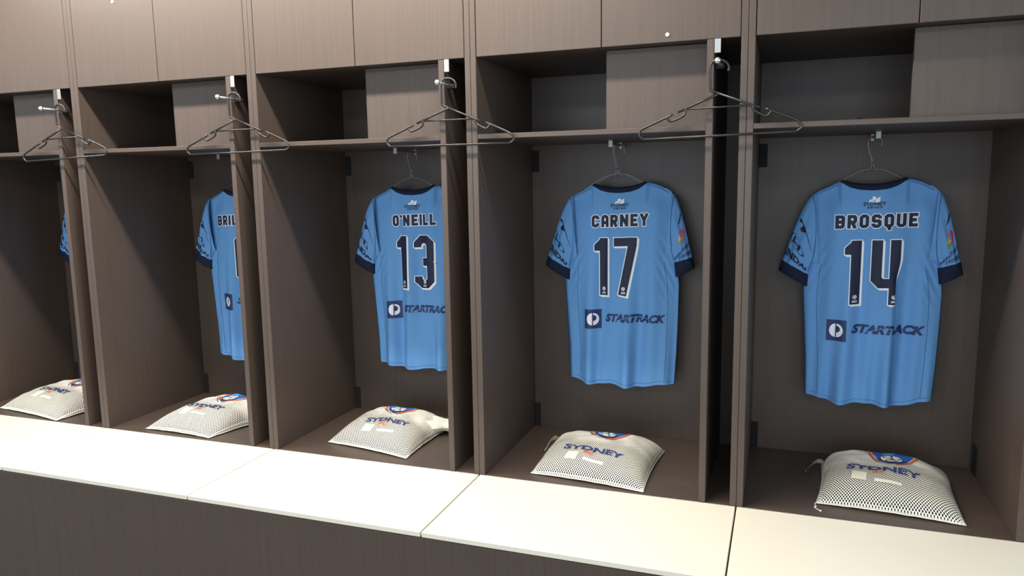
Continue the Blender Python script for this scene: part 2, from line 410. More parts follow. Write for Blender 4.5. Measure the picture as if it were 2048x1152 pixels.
def ring(pr, cx, cz, rx, rz, wd, mi, lift, n=20, a0=0.0, a1=2*PI):
    m = n
    for k in range(m):
        t0, t1 = lerp(a0, a1, k/m), lerp(a0, a1, (k+1)/m)
        pr.poly([(cx+(rx-wd)*math.cos(t0), cz+(rz-wd)*math.sin(t0)), (cx+rx*math.cos(t0), cz+rz*math.sin(t0)),
                 (cx+rx*math.cos(t1), cz+rz*math.sin(t1)), (cx+(rx-wd)*math.cos(t1), cz+(rz-wd)*math.sin(t1))], mi, lift)

# ------------------------------------------------------------------ jerseys
SHY = 0.43
TOP = [(-0.182,1.338),(-0.165,1.354),(-0.128,1.371),(-0.099,1.387),(-0.088,1.381),(-0.07,1.369),(-0.04,1.361),(0,1.3585),(0.04,1.363),(0.07,1.374),(0.088,1.388),(0.097,1.394),(0.137,1.382),(0.172,1.362),(0.19,1.343)]
WLT = [(0.66,0.170),(0.80,0.173),(0.92,0.181),(1.04,0.189),(1.10,0.186),(1.18,0.172),(1.27,0.172),(1.35,0.176)]
WRT = [(0.66,0.190),(0.80,0.198),(0.92,0.202),(1.04,0.204),(1.12,0.195),(1.20,0.190),(1.35,0.188)]
NAVY, WHT, BLU = 0, 1, 2
def make_shirt(k, cx, name, num, label, seed, fold=None, dz=0.0, nx=None, numx=None, front_show=0.008, patch=False):
    rnd = random.Random(seed)
    root = empty('football_jersey', (k*P+cx, SHY, 1.37), label, 'jersey', 'jerseys hung up with the back to the room')
    ph = [rnd.uniform(0, 6.28) for _ in range(6)]
    wv = [rnd.uniform(0.065, 0.085), rnd.uniform(0.10, 0.13), 0.046]
    HEM = lambda s: 0.671 + dz + 0.020*abs(s/0.19)**3 + 0.0040*math.sin(s/0.026+ph[0]) + 0.0012*math.sin(s/0.015+ph[1])
    def Yb(s, z):
        wq = pws(WLT, z) if s < 0 else pws(WRT, z); q = min(abs(s)/wq, 1.0)
        g = sstep((1.33-z)/0.55); low = sstep((0.95-z)/0.28)
        f = (0.0022+0.0050*g)*math.sin(2*PI*(s+0.03*(z-1))/wv[1]+ph[2]) + (0.0010+0.0030*g+0.002*low)*math.sin(2*PI*(s-0.05*(z-1))/wv[0]+ph[3]) + 0.0016*low*math.sin(2*PI*s/wv[2]+ph[4])
        # tension creases fanning from the armpits
        for sx in (-1, 1):
            dx = s - sx*0.185; dzz = z-1.10
            f += 0.0035*math.exp(-(dx/0.05)**2-(dzz/0.10)**2)*math.sin((dx*1.6+dzz*sx*0.8)*150)
        f *= 1.5*(1-q**6)
        y = f + 0.022*q**3
        if fold:
            fs, amt, zt = fold
            e = sstep((zt-z)/0.10)
            y += e*amt*(sstep((s-fs+0.002)/0.006) - 0.55*sstep((s-fs-0.004)/0.09) - 0.45*sstep((s-fs-0.03)/0.06))*(1-q**6)
        # shoulders roll back to the seam
        if z > 1.30:
            y += 0.012*sstep((z-1.30)/0.08)
        return y
    mid = 0.026
    # body: back and front sheets joined down the sides and along the shoulders
    NU, NV = 72, 84
    bm = bmesh.new()
    def edge_s(u, z): return u*(pws(WLT, z) if u < 0 else pws(WRT, z))
    def sheet(front):
        rows = []
        for j in range(NV+1):
            v = j/NV; row = []
            for i in range(NU+1):
                u = -1+2*i/NU; u = math.copysign(1-(1-abs(u))**1.25, u) if abs(u) > 0 else 0.0
                st = u*(0.182 if u < 0 else 0.190); zt = pws(TOP, st)
                if front and -0.099 < st < 0.097: zt -= 0.075*(1-(st/0.098)**2)
                z = lerp(HEM(edge_s(u, 0.69)), zt, v); s = edge_s(u, z)
                if v > 0.9: s = lerp(s, st, (v-0.9)/0.1)
                y = Yb(s, z)
                sh = sstep((v-0.86)/0.14) if abs(st) > 0.096 else 0.0
                y = lerp(y, mid, sh)
                if front:
                    yf = 2*mid - 0.022*abs(u)**3 + 0.006*math.sin(s*60+ph[5])*(1-v)*(1-u**6)
                    y = lerp(yf, mid, max(sh, abs(u)**14))
                    ex = front_show if u < 0 else 0.004
                    s = s + math.copysign(ex*abs(u)**3, u)*min(1, (1-v)*6)
                row.append(bm.verts.new((s, y, z-1.37)))
            rows.append(row)
        for j in range(NV):
            for i in range(NU):
                q = (rows[j][i], rows[j][i+1], rows[j+1][i+1], rows[j+1][i])
                bm.faces.new(q if not front else q[::-1])
        return rows
    rb, rf = sheet(False), sheet(True)
    for j in range(NV):
        bm.faces.new((rf[j][0], rb[j][0], rb[j+1][0], rf[j+1][0])); bm.faces.new((rb[j][NU], rf[j][NU], rf[j+1][NU], rb[j+1][NU]))
    bmesh.ops.remove_doubles(bm, verts=bm.verts[:], dist=0.0004)
    obj('body', bm, m_blue, root, smooth=True)
    def on_back(x, z, lift):
        s = x
        if fold:
            fs, amt, zt = fold; e = sstep((zt-z)/0.10)
            wf = fold_w
            # cloth swallowed by the fold: what lies in [fs, fs+wf] is squeezed into the crease
            if x > fs: s = x - e*(min(x-fs, wf)*0.86)
        h = 0.0015
        gy = (Yb(s+h, z)-Yb(s-h, z))/(2*h); n = Vector((gy, -1.0)).normalized()
        return Vector((s + n.x*lift*0.6, Yb(s, z) - lift*max(0.75, 1.0/max(0.5, -n.y)*0.9), z-1.37))
    fold_w = 0.024
    # seams (thin raised threads) down the back panels and across the shoulders
    def thread(pts, r):
        sm = bmesh.new(); add_tube(sm, pts, r, 5); obj('seam', sm, m_seam, root, smooth=True)
    for sx, tab in ((-0.82, WLT), (0.84, WRT)):
        pts = []
        for j in range(40):
            z = lerp(0.70+dz, 1.12, j/39); s = abs(sx)*pws(tab, z)*(-1 if sx < 0 else 1)*(1-0.05*sstep((z-0.95)/0.2))
            pts.append((s, Yb(s, z)-0.0004, z-1.37))
        thread(pts, 0.0009)
    for j0 in (0.012,):
        pts = []
        for i in range(50):
            s = lerp(-0.165, 0.18, i/49); z = HEM(s)+j0
            pts.append((s, Yb(s, z)-0.0003, z-1.37))
        thread(pts, 0.0007)
    for sx in (-1, 1):
        pts = [(sx*lerp(0.100, 0.168, t), 0, 0) for t in [i/14 for i in range(15)]]
        pts = [(x, Yb(x, pws(TOP, x)-0.010)-0.0006, pws(TOP, x)-0.010-1.37) for x, _, _ in pts]
        thread(pts, 0.0009)
    # collar band
    bm = bmesh.new(); rows = []
    for i in range(41):
        s = lerp(-0.097, 0.095, i/40); zb = pws(TOP, s)
        q = (s+0.001)/0.096
        yb = Yb(s, zb)-0.0012; hgt = 0.0135*(1-abs(q)**3)+0.0035
        rows.append([bm.verts.new((s, yb, zb-0.0035-1.37)), bm.verts.new((s*0.99, yb+0.001, zb+hgt*0.5-1.37)), bm.verts.new((s*0.96, yb+0.006, zb+hgt-1.37)), bm.verts.new((s*0.96, yb+0.009, zb+hgt-0.002-1.37)), bm.verts.new((s*0.985, yb+0.006, zb-0.003-1.37))])
    for a, b in zip(rows, rows[1:]):
        for n in range(4): bm.faces.new((a[n], b[n], b[n+1], a[n+1]))
    # front half of the collar, lower and behind
    rows = []
    for i in range(31):
        t = PI*i/30; s = -0.001+0.094*-math.cos(t); zf = 1.389 - 0.078*math.sin(t)
        y = 0.030+0.020*math.sin(t)
        rows.append([bm.verts.new((s, y+0.003, zf-0.016-1.37)), bm.verts.new((s*0.96, y, zf+0.003-1.37)), bm.verts.new((s*0.96, y-0.003, zf+0.001-1.37))])
    for a, b in zip(rows, rows[1:]):
        for n in range(2): bm.faces.new((a[n], b[n], b[n+1], a[n+1]))
    obj('collar', bm, m_navy2, root, smooth=True)
    # name
    pr = Print(); tilt = 0.035
    W_ = {'*': 0.0275, 'I': 0.0098, "'": 0.0085, 'Y': 0.031, 'N': 0.0295, 'E': 0.0255, 'L': 0.0235, 'T': 0.027}
    wid = sum(W_.get(c, W_['*']) for c in name); n = len(name)
    x0, x1 = nx; tot = x1-x0-0.003; gap = 0.0068; sc = (tot-gap*(n-1))/max(wid, 1e-6)
    W2 = {a: b*sc for a, b in W_.items()}
    block_text(pr, name, x0+0.0015, 0.0, W2, gap, 0.0425, 0.0105*min(1, sc*1.02), 0.0042, 0.0024)
    pr.polys = [([(x, z+1.2395+x*tilt) for x, z in pts], mi, lf) for pts, mi, lf in pr.polys]
    pr.build('name_lettering', [m_navy, m_wprint], on_back, root)
    # number
    pr = Print(); wd = {'*': 0.079, '1': 0.048, '4': 0.082, '7': 0.082, '3': 0.084, '6': 0.082}
    ends = []
    for ch, xx in zip(num, numx):
        ends += block_text(pr, ch, xx, 0.0, wd, 0.0, 0.203, 0.0295, 0.016, 0.0028, (0.0055, -0.0055))
    lg = []
    for ch, (a, b) in zip(num, ends):
        wq = b-a
        lg.append({'1': b-0.0148, '4': b-0.0148, '7': a+wq*.36+0.004, '3': (a+b)/2, '6': (a+b)/2}[ch])
    for ex in lg:                                     # league ball and caption at the foot of each figure
        disc(pr, ex, 0.0235, 0.0068, 0.0068, 1, 0.0026, 14)
        for a in range(5):
            t = 2*PI*a/5+0.4; disc(pr, ex+0.0046*math.cos(t), 0.0235+0.0046*math.sin(t), 0.0016, 0.0016, 0, 0.0031, 6)
        pr.poly([(ex-0.0012, 0.0225), (ex+0.0014, 0.0220), (ex+0.0010, 0.0250), (ex-0.0010, 0.0248)], 0, 0.0031)
        for a in range(5):
            pr.poly([(ex-0.0075+a*0.0031, 0.0095), (ex-0.0052+a*0.0031, 0.0095), (ex-0.0052+a*0.0031, 0.0125), (ex-0.0075+a*0.0031, 0.0125)], 1, 0.0026)
        pr.poly([(ex-0.0078, 0.0060), (ex+0.0078, 0.0060), (ex+0.0078, 0.0078), (ex-0.0078, 0.0078)], 1, 0.0026)
    pr.polys = [([(x, z+0.998+x*0.03) for x, z in pts], mi, lf) for pts, mi, lf in pr.polys]
    pr.build('squad_number', [m_navy, m_wprint], on_back, root)
    # neck emblem: white sails over the city name
    pr = Print(); ex, ez = 0.003, 1.3185
    for sail in ([(-0.018,0.0005),(-0.0135,0.0085),(-0.006,0.011),(-0.010,0.003)], [(-0.010,0.001),(-0.006,0.010),(-0.006,0.019),(0.0065,0.0155),(0.001,0.006)],
                 [(0.0015,0.001),(0.003,0.009),(0.014,0.0175),(0.0155,0.014),(0.0135,0.001)], [(-0.0185,0.0),(0.0155,0.0),(0.0135,0.003),(-0.015,0.003)]):
        pr.poly([(ex+a, ez+b) for a, b in sail], 1, 0.0014)
    stroke(pr, [(ex-0.008, ez+0.0025), (ex+0.0015, ez+0.0062), (ex+0.006, ez+0.0155)], 0.0010, 2, 0.0018)
    put_text(pr, 'SYDNEY', ex, ez-0.0045, 0.064, 0.0115, 0, 0.0017, 0.03)
    put_text(pr, 'IS SKY BLUE', ex+0.001, ez-0.0155, 0.042, 0.006, 0, 0.0017, 0.035)
    pr.polys = [([(x, z+x*0.04) for x, z in pts], mi, lf) for pts, mi, lf in pr.polys]
    pr.build('neck_emblem', [m_navy, m_wprint, m_blue], on_back, root)
    # sponsor: navy square with a split white disc, slanted word
    pr = Print(); sx, sz = -0.0915, 0.911
    pr.poly([(sx-0.029, sz-0.0345), (sx+0.029, sz-0.0345), (sx+0.029, sz+0.0345), (sx-0.029, sz+0.0345)], 0, 0.0012)
    rr = 0.0185; rz = 0.022
    pr.poly([(sx-0.002, sz-rz)] + [(sx-0.002+rr*math.cos(t), sz+rz*math.sin(t)) for t in [PI*1.5-PI*q/12 for q in range(13)]], 1, 0.0018)
    pr.poly([(sx+0.001, sz-rz), (sx+0.001, sz-0.008)] + [(sx+0.001+0.0105*math.cos(t), sz+0.004+0.011*math.sin(t)) for t in [-PI*.5+PI*q/8 for q in range(9)]] + [(sx+0.001, sz+0.015), (sx+0.001, sz+rz)] + [(sx+0.001+rr*math.cos(t), sz+rz*math.sin(t)) for t in [PI*.5-PI*q/12 for q in range(1, 13)]], 1, 0.0018)
    put_text(pr, 'STARTRACK', 0.0585+sw, 0.9175, 0.212+2*sw, 0.030, 0, 0.0014, 0.055, 0.28) if (sw := (fold_w*0.43 if fold else 0.0)) is not None else None
    pts = [(lerp(-0.012, 0.105, q/16), 0.905 + 0.0175*math.sin(PI*0.78*q/16)) for q in range(17)]
    stroke(pr, pts, 0.0022, 2, 0.0022)
    pr.polys = [([(x, z+x*0.012) for x, z in pts], mi, lf) for pts, mi, lf in pr.polys]
    pr.build('sponsor_print', [m_spons, m_wprint, m_blue], on_back, root)
    # sleeves
    def bez(p, t): 
        a, b, c, d = [Vector(q) for q in p]; u = 1-t
        return a*u**3 + b*3*u*u*t + c*3*u*t*t + d*t**3
    for side in (-1, 1):
        if side < 0:
            O = [(-0.168,1.350),(-0.205,1.330),(-0.228,1.235),(-0.263,1.128)]; I = [(-0.150,1.120),(-0.165,1.130),(-0.176,1.112),(-0.182,1.086)]
            O2, I2 = (-0.271,1.098), (-0.184,1.047)
        else:
            O = [(0.178,1.356),(0.207,1.338),(0.224,1.240),(0.251,1.132)]; I = [(0.160,1.130),(0.172,1.140),(0.184,1.130),(0.190,1.116)]
            O2, I2 = (0.258,1.098), (0.196,1.066)
        NA, NP = 30, 40; yc = 0.020
        def sl(a, phi, off=0.0):
            if a <= 1: o_, i_ = bez(O, a), bez(I, a)
            else:
                o_, i_ = Vector(O[3]).lerp(Vector(O2), a-1), Vector(I[3]).lerp(Vector(I2), a-1)
            c = (o_+i_)/2; h = (o_-i_)/2; d = 0.024 - 0.004*min(a, 1)
            cr = 0.0030*math.sin(6*phi+a*4+ph[1])*sstep(a*2)+0.002*math.sin(11*phi-a*7+ph[2])*sstep(a*2)
            k1 = 1+off/max(h.length, 0.02)
            return Vector((c.x+h.x*math.cos(phi)*k1, yc-(d+cr+off)*math.sin(phi), c.y+h.y*math.cos(phi)*k1-1.37))
        bm = bmesh.new(); rg = []
        for i in range(NA+1): rg.append([bm.verts.new(sl(i/NA, 2*PI*q/NP)) for q in range(NP)])
        for A, B in zip(rg, rg[1:]):
            for q in range(NP):
                f = (A[q], A[(q+1) % NP], B[(q+1) % NP], B[q]); bm.faces.new(f if side < 0 else f[::-1])
        slv = obj('sleeve', bm, m_blue, root, smooth=True)
        smp = [sl(a/40, PI*q/24) for a in range(41) for q in range(25)]
        arm = ([(-0.176,1.343),(-0.168,1.310),(-0.164,1.262),(-0.163,1.210),(-0.166,1.160),(-0.174,1.122),(-0.182,1.098)] if side < 0 else
               [(0.186,1.346),(0.181,1.310),(0.178,1.262),(0.178,1.210),(0.181,1.165),(0.187,1.135),(0.191,1.118)])
        ap = []
        for q in smooth_path([(x, 0, z) for x, z in arm], 5):
            y = Yb(q.x, q.z)
            for v in smp:
                if abs(v.x-q.x) < 0.006 and abs(v.z+1.37-q.z) < 0.008: y = min(y, v.y)
            ap.append((q.x, y, q.z-1.37))
        ap = [(a[0], (ap[max(i-2, 0)][1]+ap[max(i-1, 0)][1]+a[1]+ap[min(i+1, len(ap)-1)][1]+ap[min(i+2, len(ap)-1)][1])/5-0.0006, a[2]) for i, a in enumerate(ap)]
        thread(ap, 0.0011)
        bm = bmesh.new(); rg = []
        for a, off in ((0.985, 0.0006), (0.99, 0.0012), (1.0, 0.0014), (1.5, 0.0014), (1.98, 0.0014), (2.0, 0.0004), (1.97, -0.002), (1.2, -0.004)):
            rg.append([bm.verts.new(sl(a, 2*PI*q/NP, off)) for q in range(NP)])
        for A, B in zip(rg, rg[1:]):
            for q in range(NP):
                f = (A[q], A[(q+1) % NP], B[(q+1) % NP], B[q]); bm.faces.new(f if side < 0 else f[::-1])
        bm.faces.new(rg[-1])
        obj('cuff', bm, m_navy2, slv, smooth=True)
        def on_sleeve(x, z, lift):                  # x = arc in metres from the outer edge towards the body, z = along the sleeve (0..1)
            return sl(z, x/0.032, lift)
        pr = Print()
        if side < 0:
            # leaping cat
            cxx, czz = 0.038, 0.40
            for q in ([(-0.016,0.045),(-0.004,0.018),(0.012,-0.010),(0.022,-0.030),(0.024,-0.022),(0.012,0.006),(0.000,0.030),(-0.010,0.050)],
                      [(-0.012,0.030),(-0.018,0.075),(-0.014,0.078),(-0.006,0.036)], [(-0.004,0.034),(-0.008,0.110),(-0.003,0.108),(0.004,0.022)]):
                pr.poly([(cxx+a*1.25, czz+b*1.25) for a, b in q], 0, 0.0014)
            # oval badge with a slanted letter, word below
            cxx, czz = 0.033, 0.715
            ring(pr, cxx, czz, 0.026, 0.066, 0.0040, 0, 0.0014)
            for q in ([(-0.011,-0.040),(-0.006,-0.048),(-0.007,0.040),(-0.013,0.036)], [(0.007,-0.042),(0.013,-0.036),(0.011,0.042),(0.006,0.046)], [(-0.009,0.010),(0.009,-0.018),(0.009,0.000),(-0.009,0.026)]):
                pr.poly([(cxx+a, czz+b) for a, b in q], 0, 0.0014)
            tri = text2d('HYUNDAI', 1.0, 0.05)
            xs = [p[0] for t in tri for p in t]; zs = [p[1] for t in tri for p in t]
            for t in tri: pr.poly([(0.024+(x/(max(xs)-min(xs)))*0.104, 0.880-((z-min(zs))/(max(zs)-min(zs))-0.5)*0.088) for x, z in t], 0, 0.0014)
            if patch:
                pr.poly([(0.016, 0.95), (0.052, 0.95), (0.052, 1.03), (0.016, 1.03)], 0, 0.0030)
            pr.build('sleeve_print', [m_navy], on_sleeve, slv, 0.006)
        else:
            cxx, czz = 0.040, 0.66
            ring(pr, cxx, czz, 0.019, 0.085, 0.009, 0, 0.0014, 14, PI*0.55, PI*1.5)
            ring(pr, cxx-0.007, czz+0.03, 0.016, 0.068, 0.008, 1, 0.0016, 12, PI*1.4, PI*2.3)
            ring(pr, cxx-0.009, czz-0.02, 0.015, 0.060, 0.008, 2, 0.0018, 12, -PI*0.3, PI*0.5)
            for wd, zz, ww in (('Beechwood', 0.830, 0.082), ('Homes', 0.915, 0.046)):
                tri = text2d(wd, 1.0, 0.02)
                xs = [p[0] for t in tri for p in t]; zs = [p[1] for t in tri for p in t]
                for t in tri: pr.poly([(0.036-(x/(max(xs)-min(xs)))*ww, zz-((z-min(zs))/(max(zs)-min(zs))-0.5)*0.074) for x, z in t], 3, 0.0014)
            pr.build('sleeve_print', [m_red, m_green, m_gold, m_grey], on_sleeve, slv, 0.006)
            # small cat mark near the shoulder
            pr = Print()
            pr.poly([(0.02, 0.42), (0.036, 0.455), (0.026, 0.49), (0.012, 0.45)], 0, 0.0014)
            pr.build('sleeve_mark', [m_navy], on_sleeve, slv, 0.006)
    return root
make_shirt(3, 0.365, 'BROSQUE', '14', 'sky blue jersey with a large navy number 14, rightmost in the row', 3, fold=(0.071, 0.013, 1.15), nx=(-0.109, 0.128), numx=(-0.076, 0.002))
make_shirt(2, 0.365, 'CARNEY', '17', 'sky blue jersey with a large navy number 17, second from the right', 12, nx=(-0.098, 0.104), numx=(-0.087, -0.016), front_show=0.014, dz=0.0)
make_shirt(1, 0.365, "O'NEILL", '13', 'sky blue jersey with a large navy number 13, its right side behind a divider', 23, nx=(-0.087, 0.100), numx=(-0.072, 0.004), dz=0.006)
make_shirt(0, 0.365, 'BRILLANTE', '6', 'sky blue jersey half hidden by a divider, showing its left sleeve and hem', 31, nx=(-0.125, 0.128), numx=(-0.042,), dz=-0.012, patch=True)
make_shirt(-1, 0.365, '', '', 'sky blue jersey at the far left, only one sleeve in view', 44, nx=(-0.1, 0.1), numx=())

# ------------------------------------------------------------------ wire hangers in the jerseys
def wire_hanger(k, cx, dy, label, lean=0.0):
    root_z = 1.52
    bm = bmesh.new()
    hook = [(0.022, 0, -0.030), (0.0215, 0, -0.012), (0.014, 0, -0.0005), (0.0, 0, 0.0035), (-0.014, 0, -0.005), (-0.0165, 0, -0.022), (-0.012, 0, -0.045), (-0.006, 0, -0.062), (-0.004, 0, -0.080)]
    add_tube(bm, smooth_path([(x-0.001, y, z) for x, y, z in hook], 4), 0.0011, 6)
    add_tube(bm, smooth_path([(-0.006, 0.0015, -0.060), (-0.001, -0.0015, -0.070), (-0.006, 0.0015, -0.080), (-0.004, 0, -0.088)], 4), 0.0011, 6)
    fr = [(-0.005, 0, -0.080), (-0.007, 0, -0.095), (-0.012, 0, -0.100), (-0.034, 0, -0.104), (-0.075, 0, -0.126), (-0.146, 0, -0.176), (-0.152, 0, -0.184), (-0.144, 0, -0.188), (0.144, 0, -0.188), (0.152, 0, -0.182), (0.146, 0, -0.170), (0.072, 0, -0.122), (0.030, 0, -0.1015), (0.008, 0, -0.100), (0.003, 0, -0.094), (-0.002, 0, -0.078)]
    add_tube(bm, smooth_path(fr, 3), 0.0012, 6)
    o = obj('wire_hanger', bm, m_wire, None, smooth=True)
    o.location = (k*P+cx, SHY+dy, root_z); o.rotation_euler = (0, lean, 0)
    return tag(o, label, 'hanger', 'wire hangers inside the jerseys')
wire_hanger(3, 0.361, 0.030, 'thin wire hanger in the collar of the rightmost jersey')
wire_hanger(2, 0.356, 0.026, 'front one of two thin wire hangers in the collar of the number 17 jersey', 0.015)
wire_hanger(2, 0.357, 0.036, 'rear one of two thin wire hangers in the collar of the number 17 jersey', -0.02)
wire_hanger(1, 0.356, 0.030, 'thin wire hanger in the collar of the middle one of the five jerseys')
wire_hanger(0, 0.357, 0.030, 'thin wire hanger in the collar of the half hidden jersey')
wire_hanger(-1, 0.357, 0.030, 'thin wire hanger behind the leftmost divider, holding the far left jersey')

# ------------------------------------------------------------------ black hangers on the pegs
def hanger_mesh():
    bm = bmesh.new(); R = 0.0034
    T3 = lambda L: [(x, 0, z) for x, z in L]
    def tub(L, n=4): add_tube(bm, smooth_path(T3(L), n), R, 8)
    # hook, neck and right shoulder in one rod
    tub([(0.0226,-0.0118),(0.0236,-0.0002),(0.0156,0.0125),(0.0,0.0186),(-0.0155,0.0165),(-0.0243,0.0042),(-0.0252,-0.0192),(-0.0231,-0.0561),(-0.0185,-0.0616),(-0.0033,-0.0676)], 4)
    add_tube(bm, T3([(-0.0045,-0.067),(0.0863,-0.1035),(0.1053,-0.1105)]), R, 8)
    # left shoulder
    add_tube(bm, T3([(0.001,-0.0685),(-0.0480,-0.0885),(-0.1086,-0.1135)]), R, 8)
    # lower loop
    tub([(0.1205,-0.1142),(0.160,-0.1300),(0.1996,-0.1480),(0.2086,-0.1592),(0.2089,-0.1682),(0.1981,-0.1755)], 4)
    add_tube(bm, T3([(0.1985,-0.1755),(0.0,-0.1800),(-0.2028,-0.1835)]), R, 8)
    tub([(-0.2020,-0.1835),(-0.2141,-0.1735),(-0.2128,-0.1615),(-0.203,-0.1536),(-0.165,-0.1375),(-0.1221,-0.1189)], 4)
    # cross bar and the two strap hooks
    add_tube(bm, T3([(-0.0872,-0.1065),(0.0875,-0.1030)]), R*0.8, 8)
    tub([(-0.0872,-0.1065),(-0.0897,-0.119),(-0.099,-0.1267),(-0.1232,-0.1364),(-0.1328,-0.1347),(-0.1390,-0.1265)], 4)
    tub([(0.0875,-0.1030),(0.0904,-0.1167),(0.1185,-0.1322),(0.1273,-0.130),(0.1340,-0.1215)], 4)
    return bm
hang0 = obj('coat_hanger', hanger_mesh(), m_black, None, smooth=True)
hl = {2: 'black hanger on the rightmost visible peg, between the number 17 and number 14 jerseys', 1: 'black hanger on the peg right of the number 13 jersey',
      0: 'black hanger on the peg in front of the half hidden jersey', -1: 'black hanger at the far left, on the leftmost peg'}
for i, (k, dx, lean) in enumerate(((2, 0.0, 0.0), (1, 0.006, 0.022), (0, 0.011, 0.008), (-1, 0.012, -0.012))):
    o = hang0 if i == 0 else hang0.copy()
    if i: COL.objects.link(o)
    o.location = ((k+1)*P-0.071+dx, -0.0165, 1.6945); o.rotation_euler = (0, lean, 0)
    tag(o, hl[k], 'hanger', 'black hangers on the pegs')

# ------------------------------------------------------------------ drawstring mesh bags
def make_bag(k, cor, H, label, seed, tab=None, knot=False, crest=(0.0, 0.35), text=(0.0, -0.45, 0.62), rot=0.0, strips=True, tail=None):
    rnd = random.Random(seed); FL, FR, BR, BL = [Vector((a, b)) for a, b in cor]
    ctr = (FL+FR+BR+BL)/4
    root = empty('mesh_bag', (k*P+ctr.x, ctr.y, ZB), label, 'bag', 'white mesh bags on the locker floors')
    so = rnd.uniform(0, 50)
    Wd = ((FR-FL).length+(BR-BL).length)/2; Ln = ((BL-FL).length+(BR-FR).length)/2
    def plan(u, v):
        uu = u*(1-0.045*(1-v*v)); vv = v*(1-0.02*(1-u*u))
        a = FL.lerp(FR, (uu+1)/2); b = BL.lerp(BR, (uu+1)/2)
        return a.lerp(b, (vv+1)/2) - ctr
    def dome(u, v):
        q = (v-0.5)/1.5 if v < 0.5 else (v-0.5)/0.5
        return max(0.0, (1-abs(u)**4.2))**0.52 * max(0.0, (1-abs(q)**2.5))**0.55
    def rim(u, v):
        e = (1-u*u)*0.55+(1-v*v)*0.55
        return 0.0035+0.007*min(1, e)
    def top(u, v, inset=0.0):
        p = plan(u, v); d = dome(u, v)
        n = noise.noise(Vector((u*2.2+so, v*2.2, 0.3)))*0.008 + noise.noise(Vector((u*5+so, v*5, 4.3)))*0.0035
        nr = noise.noise(Vector((u*6+so, v*6, 9.1)))*0.004*(1-d)
        sk = 1-0.04*u
        return Vector((p.x, p.y, rim(u, v)+nr*0.5+(H-0.02)*d*sk+n*d-inset))
    NU = 56
    bm = bmesh.new(); uvl = bm.loops.layers.uv.new('cloth'); op = bm.verts.layers.float.new('open')
    def cs(i): t = -1+2*i/NU; return math.copysign(1-(1-abs(t))**1.35, t) if t else 0.0
    def grid(fn):
        g = [[bm.verts.new(fn(cs(i), cs(j))) for i in range(NU+1)] for j in range(NU+1)]
        return g
    gt = grid(lambda u, v: top(u, v))
    def bot(u, v):
        p = top(u, v); d = dome(u, v); r = rim(u, v)
        return Vector((p.x*(1-0.04*(1-d)), p.y*(1-0.04*(1-d)), max(0.0012, lerp(r, 0.0012, min(1, d*2.6)))))
    gb = grid(bot)
    for g, flip in ((gt, False), (gb, True)):
        for j in range(NU):
            for i in range(NU):
                q = (g[j][i], g[j][i+1], g[j+1][i+1], g[j+1][i]); idx = ((i, j), (i+1, j), (i+1, j+1), (i, j+1))
                if flip: q, idx = q[::-1], idx[::-1]
                f = bm.faces.new(q)
                for lp, (a, b) in zip(f.loops, idx): lp[uvl].uv = (cs(a)*Wd/2, cs(b)*Ln/2)
        for j in range(NU+1):
            for i in range(NU+1):
                u, v = cs(i), cs(j); e = min(1-abs(u), 1-abs(v))
                o_ = sstep((e-0.002)/0.014)
                back = sstep((v+0.15)/0.35)
                o_ *= 1-0.75*back*(0.6+0.8*noise.noise(Vector((u*3+so, v*3, 2.0))))
                g[j][i][op] = max(0.0, min(1.0, o_))
    for i in range(NU):
        for ed in ([(0, i), (0, i+1)], [(NU, i+1), (NU, i)], [(i+1, 0), (i, 0)], [(i, NU), (i+1, NU)]):
            (a, b), (c, d) = ed
            try: bm.faces.new((gt[a][b], gb[a][b], gb[c][d], gt[c][d]))
            except ValueError: pass
    obj('mesh_sack', bm, m_mesh, root, smooth=True)
    # bag contents, coloured near black for the shade seen through the holes
    bm = bmesh.new(); n = 20
    g1 = [[bm.verts.new(top(-0.93+1.86*i/n, -0.93+1.86*j/n, 0.006)) for i in range(n+1)] for j in range(n+1)]
    g2 = [[bm.verts.new(Vector((v.co.x, v.co.y, 0.003))) for v in r] for r in g1]
    for r in g1:
        for v in r: v.co.z = max(v.co.z, 0.0045)
    for j in range(n):
        for i in range(n):
            bm.faces.new((g1[j][i], g1[j][i+1], g1[j+1][i+1], g1[j+1][i])); bm.faces.new((g2[j][i], g2[j+1][i], g2[j+1][i+1], g2[j][i+1]))
    for i in range(n):
        bm.faces.new((g1[0][i], g2[0][i], g2[0][i+1], g1[0][i+1])); bm.faces.new((g1[n][i+1], g2[n][i+1], g2[n][i], g1[n][i]))
        bm.faces.new((g1[i+1][0], g2[i+1][0], g2[i][0], g1[i][0])); bm.faces.new((g1[i][n], g2[i][n], g2[i+1][n], g1[i+1][n]))
    obj('shaded_contents', bm, m_bagshade, root, smooth=True)
    # seam piping around the edge
    pts = []
    for a in range(4):
        for i in range(24):
            t = -1+2*i/24
            u, v = ((t, -1), (1, t), (-t, 1), (-1, -t))[a]
            q = top(u, v); pts.append((q.x, q.y, max(q.z, 0.0035)))
    bm = bmesh.new(); add_tube(bm, pts, 0.0016, 6, closed=True); obj('edge_piping', bm, m_bagwhite, root, smooth=True)
    # print: plan coordinates in metres along the cloth
    cr_, sr_ = math.cos(rot), math.sin(rot)
    def on_top(x, y, lift):
        x, y = x*cr_-y*sr_, x*sr_+y*cr_
        u, v = max(-1, min(1, x/(Wd/2))), max(-1, min(1, y/(Ln/2)))
        q = top(u, v); q.z += lift; return q
    pr = Print(); tx, ty, tw = text
    arc = lambda x, z: (x, z - 0.9*(x-tx)**2)
    put_text(pr, 'SYDNEY', tx, ty, tw, 0.028, 0, 0.0016, 0.035, 0.0, arc)
    put_text(pr, 'FC', tx-0.012, ty-0.026, 0.036, 0.016, 1, 0.0016, 0.03)
